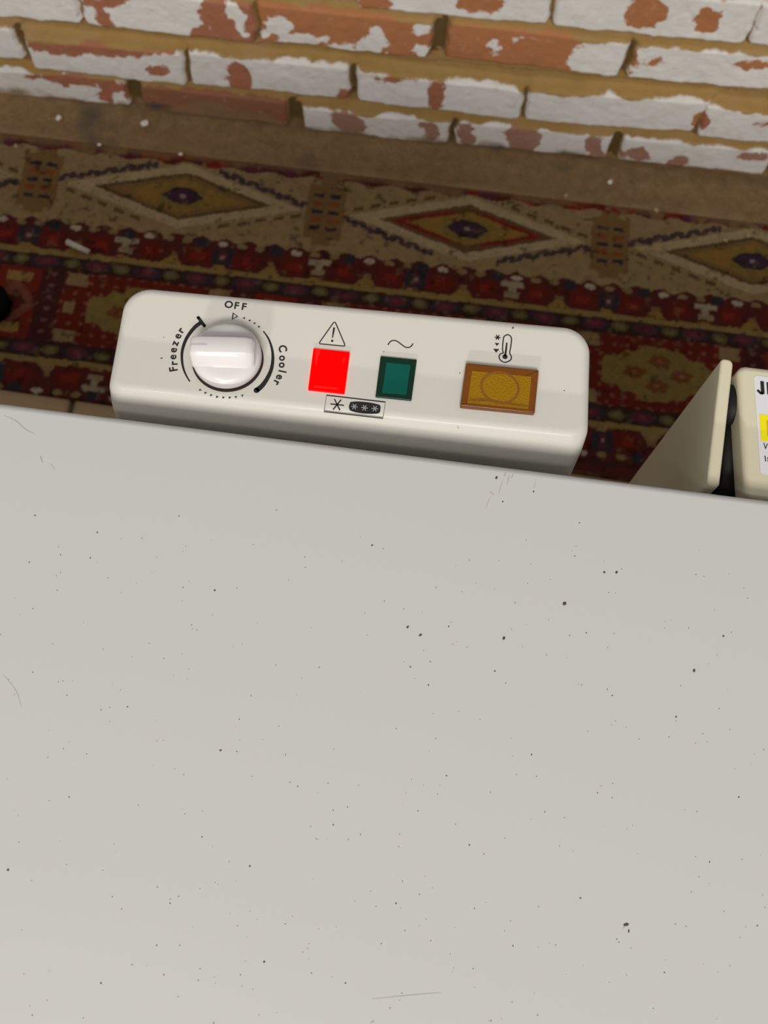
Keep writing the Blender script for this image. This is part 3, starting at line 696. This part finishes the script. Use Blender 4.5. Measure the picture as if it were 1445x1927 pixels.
# ------------------------------------------------------------------ small loose things
bm = bmesh.new(); a = Vector((*hz(126, 456, .012), .0135)); b_ = Vector((*hz(168, 475, .012), .0125)); d = b_-a
M_ = Matrix.Translation((a+b_)/2) @ d.to_track_quat('Z', 'Y').to_matrix().to_4x4()
r0 = bmesh.ops.create_cone(bm, cap_ends=True, segments=20, radius1=.0042, radius2=.0036, depth=d.length, matrix=M_)
bmesh.ops.bevel(bm, geom=[e for e in bm.edges if e.calc_length() < .002], offset=.0009, segments=2, affect='EDGES')
for f in bm.faces: f.smooth = True
obj('plastic_stick', bm, mat('dull_white', (.50, .45, .36), .6, noise=.12, nscale=300), label='short dull white stick lying on the red border of the rug', cat='stick')
bm = bmesh.new(); c0 = hz(-12, 568, .02)
pol = [(c0[0]+.020*math.cos(a*math.pi/4+.39), c0[1]+.025*math.sin(a*math.pi/4+.39)) for a in range(8)]
prism_bm(round_poly(pol, .004, 3), .006, .024, .003, 3, bm=bm)
obj('rubber_block', bm, mat('black_block', (.003, .003, .003), .9, spec=.05, noise=.2), label='black block on the rug at the left edge of the photo', cat='block')
flm = mat('paint_flake', (.75, .70, .62), .8, noise=.15, nscale=300)
grm = mat('plaster_crumb', (.42, .30, .20), .9, noise=.2, nscale=300)
fl = [((110, 222), 5.2, 'white paint flake at the foot of the wall below the leftmost lower brick', 1), ((272, 232), 6.2, 'largest white paint flake, below the bare brown brick', 1), ((187, 272), 3.4, 'small white crumb on the far edge of the rug above the left brown block', 1),
      ((340, 290), 3.2, 'small pale crumb on the far edge of the rug above the left diamond', 1), ((1148, 342), 4.6, 'white flake beside a dark stain at the foot of the wall, right of centre', 1), ((1065, 368), 3.6, 'small round crumb on the rug edge left of the right brown block', 0),
      ((1235, 395), 4.2, 'pale crumb on the rug edge just right of the right brown block', 0), ((1365, 452), 3.4, 'pale crumb on the cream border above the rightmost diamond', 0), ((1408, 444), 3.0, 'rightmost pale crumb on the cream border of the rug', 0), ((30, 274), 3.4, 'leftmost pale crumb on the far edge of the rug', 0)]
rs = random.Random(2)
for (px, py), r_, lab, wh in fl:
    bm = bmesh.new(); bmesh.ops.create_icosphere(bm, subdivisions=2, radius=1)
    for v_ in bm.verts: v_.co *= 1+rs.uniform(-.22, .22)
    s = r_*.00072; bmesh.ops.scale(bm, vec=(s*1.25, s, s*.6), verts=bm.verts)
    o = obj('paint_flake' if wh else 'plaster_crumb', bm, flm if wh else grm, label=lab, cat='flake' if wh else 'crumb', group='fallen flakes and crumbs by the wall')
    p_ = hz(px, py, .013); o.location = (p_[0], p_[1], .013); o.rotation_euler = (0, 0, rs.uniform(0, 3))
